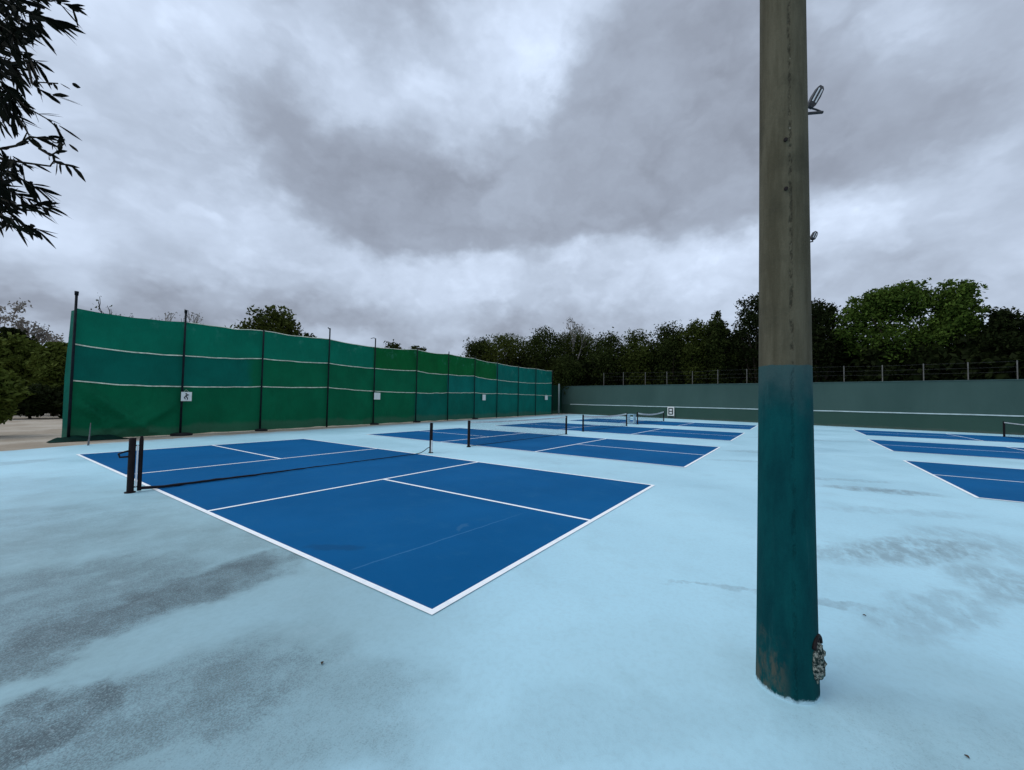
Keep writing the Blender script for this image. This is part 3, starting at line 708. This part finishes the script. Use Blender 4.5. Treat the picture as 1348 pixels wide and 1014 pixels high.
def crown_points(c, rx, ry, rz, n, lobes, tight=.5, seed=0):
    rg = np.random.default_rng(seed)
    d = rg.normal(size=(lobes, 3)); d /= np.linalg.norm(d, axis=1)[:, None]; rr = rg.uniform(.35, .95, (lobes, 1))**.7
    L = d*rr*np.array([rx, ry, rz]); L[:, 2] *= np.where(L[:, 2] < 0, .95, 1.0)
    lr = rg.uniform(.26, .48, lobes)*min(rx, rz, 3.2)
    # some smaller sprays stick out of the outline
    k = max(6, lobes//2); d2 = rg.normal(size=(k, 3)); d2[:, 2] = abs(d2[:, 2])*.8+.1; d2 /= np.linalg.norm(d2, axis=1)[:, None]
    L = np.vstack([L, d2*np.array([rx, ry, rz])*rg.uniform(.86, 1.0, (k, 1))]); lr = np.concatenate([lr, rg.uniform(.16, .30, k)*min(rx, rz, 3.2)])
    w = lr**1.6; idx = rg.choice(len(L), n, p=w/w.sum())
    e = rg.normal(size=(n, 3)); e /= np.linalg.norm(e, axis=1)[:, None]
    rad = rg.uniform(0, 1, (n, 1))**tight*1.05
    P = L[idx]+e*rad*lr[idx][:, None]*np.array([1.2, 1.2, .9])*rg.uniform(.8, 1.25, (n, 1))
    nf = int(n*.45); ef = rg.normal(size=(nf, 3)); ef /= np.linalg.norm(ef, axis=1)[:, None]
    P[:nf] = ef*(rg.uniform(0, 1, (nf, 1))**(1/2.4))*np.array([rx, ry, rz])*.90      # inner foliage between the sprays
    return P+np.array(c), L+np.array(c)
SEED = [100]
def tree(name, label, px, top, hw, dist, kind, n=7000, leaf=.22, zlow=2.2, lobes=34, group=None, cat='tree', trunk_h=None, bark=None, tight=.45, masses=None):
    SEED[0] += 1; rg = random.Random(SEED[0])
    base = polar(px, 540, dist); base.z = 0
    zt = polar(px, top, dist).z; rx = hw*dist/F/(1+((px-W/2)/F)**2)**.5*1.0
    # local scale: lateral metres per pixel at that direction
    e0, e1 = polar(px-1, 520, dist), polar(px+1, 520, dist); lat = (e1-e0).length/2
    rx = hw*lat*.92; rz = (zt-zlow)/2*.95; cz = zlow+rz
    t = thing(name, label, cat, base, group)
    P, L = crown_points((base.x, base.y, cz), rx, rx*.9, rz, n, lobes, tight, SEED[0])
    if masses:      # several overlapping leaf masses on their own limbs make an uneven crown
        side = Vector(((e1-e0).x, (e1-e0).y, 0)).normalized(); PP, LL = [], []
        for q, (mx_, mz, sx, sz, fr) in enumerate(masses):
            cc = base+side*(mx_*rx); cc.z = zlow+mz*(zt-zlow)
            a_, b_ = crown_points((cc.x, cc.y+rg.uniform(-1, 1), cc.z), sx*rx, sx*rx, sz*(zt-zlow)/2, int(n*fr), max(10, int(lobes*fr)), tight, SEED[0]*7+q); PP.append(a_); LL.append(b_)
        P, L = np.vstack(PP), np.vstack(LL)
    P = P[P[:, 2] > .1]
    m = MB(); th = trunk_h or max(1.2, zlow*.9); r0 = max(.06, .028*zt)
    mid = base+Vector((rg.uniform(-.2, .2), rg.uniform(-.2, .2), th))
    m.tube([base, base.lerp(mid, .5)+Vector((rg.uniform(-.1, .1), 0, 0)), mid], [r0*1.35, r0, r0*.85], 9)
    for q in rg.sample(range(len(L)), min(11, len(L))):
        e = Vector(L[q]); k = mid.lerp(e, .5)+Vector((rg.uniform(-.3, .3), rg.uniform(-.3, .3), rg.uniform(0, .4)))
        m.tube([mid-Vector((0, 0, .15)), k, e], [r0*.55, r0*.3, r0*.08], 6, False)
    m.build('trunk', bark or M_BARK, t, True)
    link('crown', leaf_mesh(P, leaf, .5), LM[kind], t)
    return t
GB = 'trees behind the back wall'
back = [  # px, top, half width, dist, kind, label
 (630, 441, 24, 62, 'dark', 'dark tree just right of the far end of the green fence'),
 (672, 430, 36, 60, 'mid', 'broad olive green tree rising above the far end of the green fence'),
 (716, 427, 30, 58, 'dark', 'dark full tree above the corner where the green fence meets the wall'),
 (757, 424, 24, 60, 'mid', 'ragged olive tree under wispy twigs right of the fence corner'),
 (742, 470, 26, 55.5, 'dark', 'low dark leafy tree drooping over the dark green panel at the fence corner'),
 (797, 436, 28, 57, 'dark', 'flat topped dark tree left of the middle of the back wall'),
 (840, 434, 26, 56, 'mid', 'dull green low tree over the board on the wall'),
 (880, 424, 26, 55, 'dark', 'dark round tree over the middle of the wall'),
 (918, 412, 26, 54, 'mid', 'taller dull green tree left of the gap of open sky beside the pole'),
 (944, 404, 17, 53, 'dark', 'narrow ragged dark tree with twigs reaching up, left of the foreground pole'),
 (966, 428, 18, 54, 'dark', 'low dark tree in the dip directly left of the foreground pole'),
 (1000, 370, 34, 52, 'black', 'tallest dark tree, mostly behind the foreground pole'),
 (1078, 384, 34, 51, 'black', 'black green tree directly right of the foreground pole'),
 (1325, 396, 40, 49, 'black', 'dark tree at the right edge, right of the bright green one'),
 (1390, 380, 50, 49, 'black', 'dark tree cut off by the right edge of the photo'),
]
for px, top, hw, d, k, lab in back: tree('tree', lab, px, top, hw*1.14, d, k, 13000, .155, 2.4, 52, GB)
# bright spreading tree: dark lower crown, fresh green upper sprays
tb_ = tree('tree', 'large fresh green spreading tree right of the foreground pole', 1200, 371, 102, 50, 'bright', 26000, .15, 4.0, 150, GB, trunk_h=4.5, tight=.75,
    masses=[(-.62, .60, .40, .66, .18), (-.38, .80, .36, .40, .14), (-.02, .80, .46, .44, .20), (.38, .76, .36, .42, .14), (.70, .58, .36, .50, .12), (.92, .44, .20, .30, .05), (-.15, .36, .75, .62, .26), (.45, .38, .5, .5, .14)])
# added dark shrubs that close the view and make the shade beneath the crowns
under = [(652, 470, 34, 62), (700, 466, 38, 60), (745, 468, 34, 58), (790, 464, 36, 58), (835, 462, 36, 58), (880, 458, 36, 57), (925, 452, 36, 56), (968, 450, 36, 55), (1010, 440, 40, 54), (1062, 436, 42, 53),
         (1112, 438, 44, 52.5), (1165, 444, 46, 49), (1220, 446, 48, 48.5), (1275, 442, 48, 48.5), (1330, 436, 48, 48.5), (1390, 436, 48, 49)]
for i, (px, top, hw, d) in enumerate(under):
    o = tree('shrub', 'dense black green shrub added as shade under the tree crowns, behind the wire fence', px, top, hw, d, 'black', 5200, .34, .5, 24, 'shrubs added as shade behind the wall', 'shrub', trunk_h=.8)
# trees behind the green fence
tree('tree', 'dark round topped tree rising alone behind the third bay of the green fence', 352, 399, 46, 42, 'mid', 9000, .17, 2.5, 34, 'trees behind the green fence')
tree('tree', 'low shoulder of dark leaves right of the lone round tree behind the fence', 398, 430, 22, 44, 'dark', 4000, .18, 2.5, 20, 'trees behind the green fence')
tree('tree', 'small dark treetop showing over the fence right of the hooked post', 517, 449, 24, 66, 'dark', 4000, .24, 3, 22, 'trees behind the green fence')
tree('tree', 'second small dark treetop over the fence, right of the first', 552, 452, 16, 68, 'dark', 3000, .24, 3, 18, 'trees behind the green fence')
tree('tree', 'lowest tiny treetop over the fence just left of the wood', 601, 466, 9, 70, 'mid', 1500, .24, 3, 12, 'trees behind the green fence')
# far left
GL = 'trees beyond the sandy yard at the left'
tree('tree', 'dark flat crowned tree below the bare pale one at the left edge', 8, 425, 34, 48, 'black', 6000, .20, 2.0, 30, GL)
tree('tree', 'olive green bushy tree beside the left end of the green fence', 72, 444, 34, 42, 'olive', 9000, .17, 1.0, 36, GL)
tree('tree', 'olive green tree at the left edge behind the near bush', 18, 440, 44, 44, 'olive', 8000, .18, 1.0, 36, GL)
tree('tree', 'dark tree hidden mostly behind the left end of the green fence', 128, 448, 40, 46, 'mid', 7000, .18, 1.0, 30, GL)
for px in (-15, 40, 95): tree('shrub', 'dark low shrub at the far side of the sandy yard', px, 505, 40, 38.5, 'black', 4500, .18, .1, 22, 'shrubs along the sandy yard', 'shrub', trunk_h=.5)
tree('shrub', 'big brownish olive bush on the sand at the left edge', -22, 484, 58, 24, 'olive', 12000, .095, .35, 46, None, 'shrub', trunk_h=.7, tight=.6)

def bare_tree(label, px, top, dist, spread, pale, nleaf, ls=.13):
    rg = random.Random(px*3+5); base = polar(px, 540, dist); base.z = 0; zt = polar(px, top, dist).z
    t = thing('bare_tree', label, 'tree', base, None); m = MB(); tips = []
    def grow(p, d, L, r, lev):
        q = p+d*L*.5+Vector((rg.uniform(-1, 1), rg.uniform(-1, 1), rg.uniform(-.3, .6)))*L*.06; e = p+d*L
        rm = .0105 if dist < 40 else .017; m.tube([p, q, e], [max(r, rm), max(r*.8, rm), max(r*.6, rm*.8)], 5, False); tips.append(e)
        if lev == 0: return
        for _ in range(3 if lev > 1 else 4):
            nd = (d+Vector((rg.uniform(-1, 1), rg.uniform(-1, 1), rg.uniform(-.25, .6)))*spread).normalized(); grow(p+d*L*rg.uniform(.6, 1), nd, L*rg.uniform(.5, .75), r*.55, lev-1)
    h = zt*.42; grow(base, Vector((0, 0, 1)), h, .012*zt, 4); zmax = max(e.z for e in tips); k = zt/zmax
    m.v = [(base.x+(x-base.x)*k, base.y+(y-base.y)*k, z*k) for x, y, z in m.v]
    m.build('trunk', M_PBARK if pale else M_BARK, t)
    T = np.array([[base.x+(e.x-base.x)*k, base.y+(e.y-base.y)*k, e.z*k] for e in tips if e.z > zmax*.5])
    P = T[RNG.integers(0, len(T), nleaf)]+RNG.normal(size=(nleaf, 3))*(.08 if ls < .1 else .22)
    link('crown', leaf_mesh(P, ls, .55), LM['pale' if pale else 'dark'], t)
bare_tree('pale half bare tree standing out against the sky at the left edge', 22, 402, 60, .75, True, 1500)
bare_tree('bare twigs poking over the first bay of the green fence', 152, 402, 26, .8, False, 260, .05)
bare_tree('bare twiggy treetop over the right end of the first fence bay', 190, 407, 27, .8, True, 420, .05)
bare_tree('bare wispy tree sticking out above the olive trees over the wall', 752, 418, 58, .6, True, 250)

# near tree at the upper left: only its hanging leafy twigs reach into the photo
def near_tree():
    rg = random.Random(5)
    def at(px, py, z): return CAM+ray(px, py)*z
    trunk = CAM - RT*5.2 + FW*2.6; trunk.z = 0
    t = thing('leafy_tree', 'near tree with long narrow dark leaves hanging into the upper left corner', 'tree', trunk)
    m = MB(); fork = trunk+Vector((.2, .1, 2.3)); m.tube([trunk, trunk.lerp(fork, .5)+Vector((.08, 0, 0)), fork], [.17, .14, .12], 12)
    lv = MB()
    def leaf(p, d, L, w):
        d = d.normalized(); s = d.cross(Vector((rg.uniform(-1, 1), rg.uniform(-1, 1), rg.uniform(-1, 1)))).normalized(); n = s.cross(d); i = len(lv.v)
        bend = rg.uniform(.02, .16)*L
        for k, ww in ((0, .35), (.25, .8), (.55, 1), (.82, .55), (1, .03)):
            c = p+d*(L*k)-Vector((0, 0, bend*k*k))
            lv.v += [tuple(c-s*w*ww/2+n*w*.12*ww), tuple(c), tuple(c+s*w*ww/2+n*w*.12*ww)]
        for k in range(4):
            a = i+3*k; lv.f += [(a, a+1, a+4, a+3), (a+1, a+2, a+5, a+4)]
    # limbs outside the frame, twigs hanging into it
    limbs = [[(-330, -120), (-160, -90), (-60, -40), (5, -10)], [(-330, 60), (-170, 40), (-70, 60), (-8, 95)], [(-330, 180), (-170, 150), (-60, 180), (0, 210)], [(-300, -260), (-150, -190), (0, -150), (60, -100)]]
    for k, lb in enumerate(limbs):
        pts = [fork]+[at(x, y, 2.3+.15*((j+k) % 3)) for j, (x, y) in enumerate(lb)]
        m.tube(pts, [.07, .045, .030, .016, .008], 7, False)
    twigs = [  # polyline in view, distance, leaves, spread
     ([(-60, -40), (-10, -15), (45, -8), (78, 3)], 2.2, 26, .8), ([(-50, -30), (0, 0), (35, 14), (62, 24)], 2.1, 30, .9), ([(-60, 0), (-10, 12), (28, 28), (40, 34)], 2.3, 30, .9), ([(-60, 0), (-20, 20), (10, 40), (22, 50)], 2.0, 26, .8),
     ([(-50, 40), (-15, 50), (12, 62), (34, 74)], 2.2, 30, .9), ([(-60, 70), (-20, 70), (10, 85), (18, 92)], 2.4, 34, 1.0), ([(-70, 60), (-20, 95), (5, 110), (14, 128)], 2.1, 34, 1.0), ([(-40, 90), (-5, 120), (8, 140), (14, 152)], 2.3, 26, 1.0),
     ([(10, 85), (40, 80), (50, 104), (44, 108), (76, 110)], 2.2, 10, .5), ([(36, 82), (42, 110), (52, 118), (66, 124)], 2.2, 9, .7), ([(10, 120), (32, 140), (50, 150), (68, 160)], 2.15, 12, .7), ([(14, 140), (34, 170), (40, 182), (60, 180)], 2.2, 7, .7),
     ([(-20, 200), (22, 192), (40, 180), (66, 184), (72, 188), (82, 189)], 2.2, 9, .7), ([(-20, 205), (30, 214), (66, 219), (72, 211), (80, 215), (90, 218)], 2.25, 10, .6), ([(52, 196), (66, 205), (76, 200)], 2.2, 5, .8),
     ([(-40, 200), (-5, 205), (12, 214), (24, 216)], 2.2, 16, .8), ([(-40, 215), (0, 222), (22, 232), (40, 242)], 2.15, 24, .8), ([(-40, 235), (-5, 245), (14, 252), (40, 264)], 2.25, 26, .9), ([(-30, 250), (0, 262), (22, 270), (46, 270)], 2.1, 22, .9),
     ([(-20, 272), (5, 285), (20, 290), (38, 298)], 2.2, 16, .9), ([(-30, 292), (0, 296), (18, 297), (44, 300)], 2.3, 7, .8)]
    for pl, z, nl, sp in twigs:
        P = [at(x, y, z+.06*math.sin(i*2.1+z*9)) for i, (x, y) in enumerate(pl)]
        m.tube(P, [max(.0032, .007*(1-i/len(P))) for i in range(len(P))], 5, False)
        for q in range(int(nl*1.25)):
            f = (q+rg.random())/nl*(len(P)-1); i = min(int(f), len(P)-2); p = P[i].lerp(P[i+1], f-i); d = (P[i+1]-P[i]).normalized()
            dd = d*.9 + RT*rg.uniform(-.1, .6) + Vector((0, 0, rg.uniform(-.9, .25))) + (RT*rg.uniform(-1, 1)+UP*rg.uniform(-1, 1)+FW*rg.uniform(-1, 1))*sp*.55
            leaf(p, dd, rg.uniform(.05, .13), rg.uniform(.013, .023))
        if rg.random() < .5:      # small seed buds at twig ends
            for _ in range(4):
                b = P[-1]+(RT*rg.uniform(-1, 1)+UP*rg.uniform(-1, 1))*.007; lv.box(b, (.010, .010, .012))
    # dense crown outside the frame and just at its edge
    for _ in range(1500):
        x, y = rg.gauss(-120, 75), rg.uniform(-320, 300)
        if x > 14 or (x > -15 and 165 < y < 200): continue
        leaf(at(x, y, rg.uniform(1.9, 2.9)), Vector((rg.uniform(-1, 1), rg.uniform(-1, 1), rg.uniform(-1.2, .3))), rg.uniform(.08, .17), rg.uniform(.011, .02))
    for _ in range(600):       # inner foliage seen in the corner of the view
        y = rg.choice([rg.uniform(-20, 60), rg.uniform(40, 165), rg.uniform(205, 290)])
        x = rg.gauss(-6, 20) + (30*rg.random() if y < 55 else 0)
        if x > (66 if y < 40 else 42 if y < 60 else 36 if y < 110 else 16 if y < 170 else 22): continue
        leaf(at(x, y, rg.uniform(1.9, 2.6)), RT*rg.uniform(-.2, 1)+Vector((0, 0, rg.uniform(-1, .25)))+FW*rg.uniform(-.6, .6), rg.uniform(.05, .12), rg.uniform(.013, .023))
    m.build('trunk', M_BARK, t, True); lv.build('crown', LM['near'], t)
near_tree()

# ------------------------------------------------------------------ litter on the court
M_LEAF = simple('dry_brown_leaf', (.07, .045, .025), .8, .2, .3, 30)
for px, py, s, lab in ((424, 877, .026, 'curled dry leaf on the pale blue surface left of the near court corner'), (1138, 813, .022, 'tiny dark leaf on the pale blue surface right of the pole foot'),
                       (1273, 1001, .020, 'tiny brown leaf at the lower right of the photo')):
    c = ground(px, py); a = random.uniform(0, 6.3); m = MB()
    X = Vector((math.cos(a), math.sin(a), 0)); Y = Vector((-X.y, X.x, 0)); b0 = Vector((c.x, c.y, .013))
    def lf(u, v): 
        w = math.sin(math.pi*min(.98, max(.03, u)))*.42; return b0 + X*((u-.5)*s) + Y*((v-.5)*s*w*1.6) + Vector((0, 0, .002+.25*s*(2*(v-.5))**2+.12*s*math.sin(u*3)))
    m.grid(lf, 8, 4); tag(m.build('fallen_leaf', M_LEAF, None, True), lab, 'leaf', 'leaves fallen on the court')
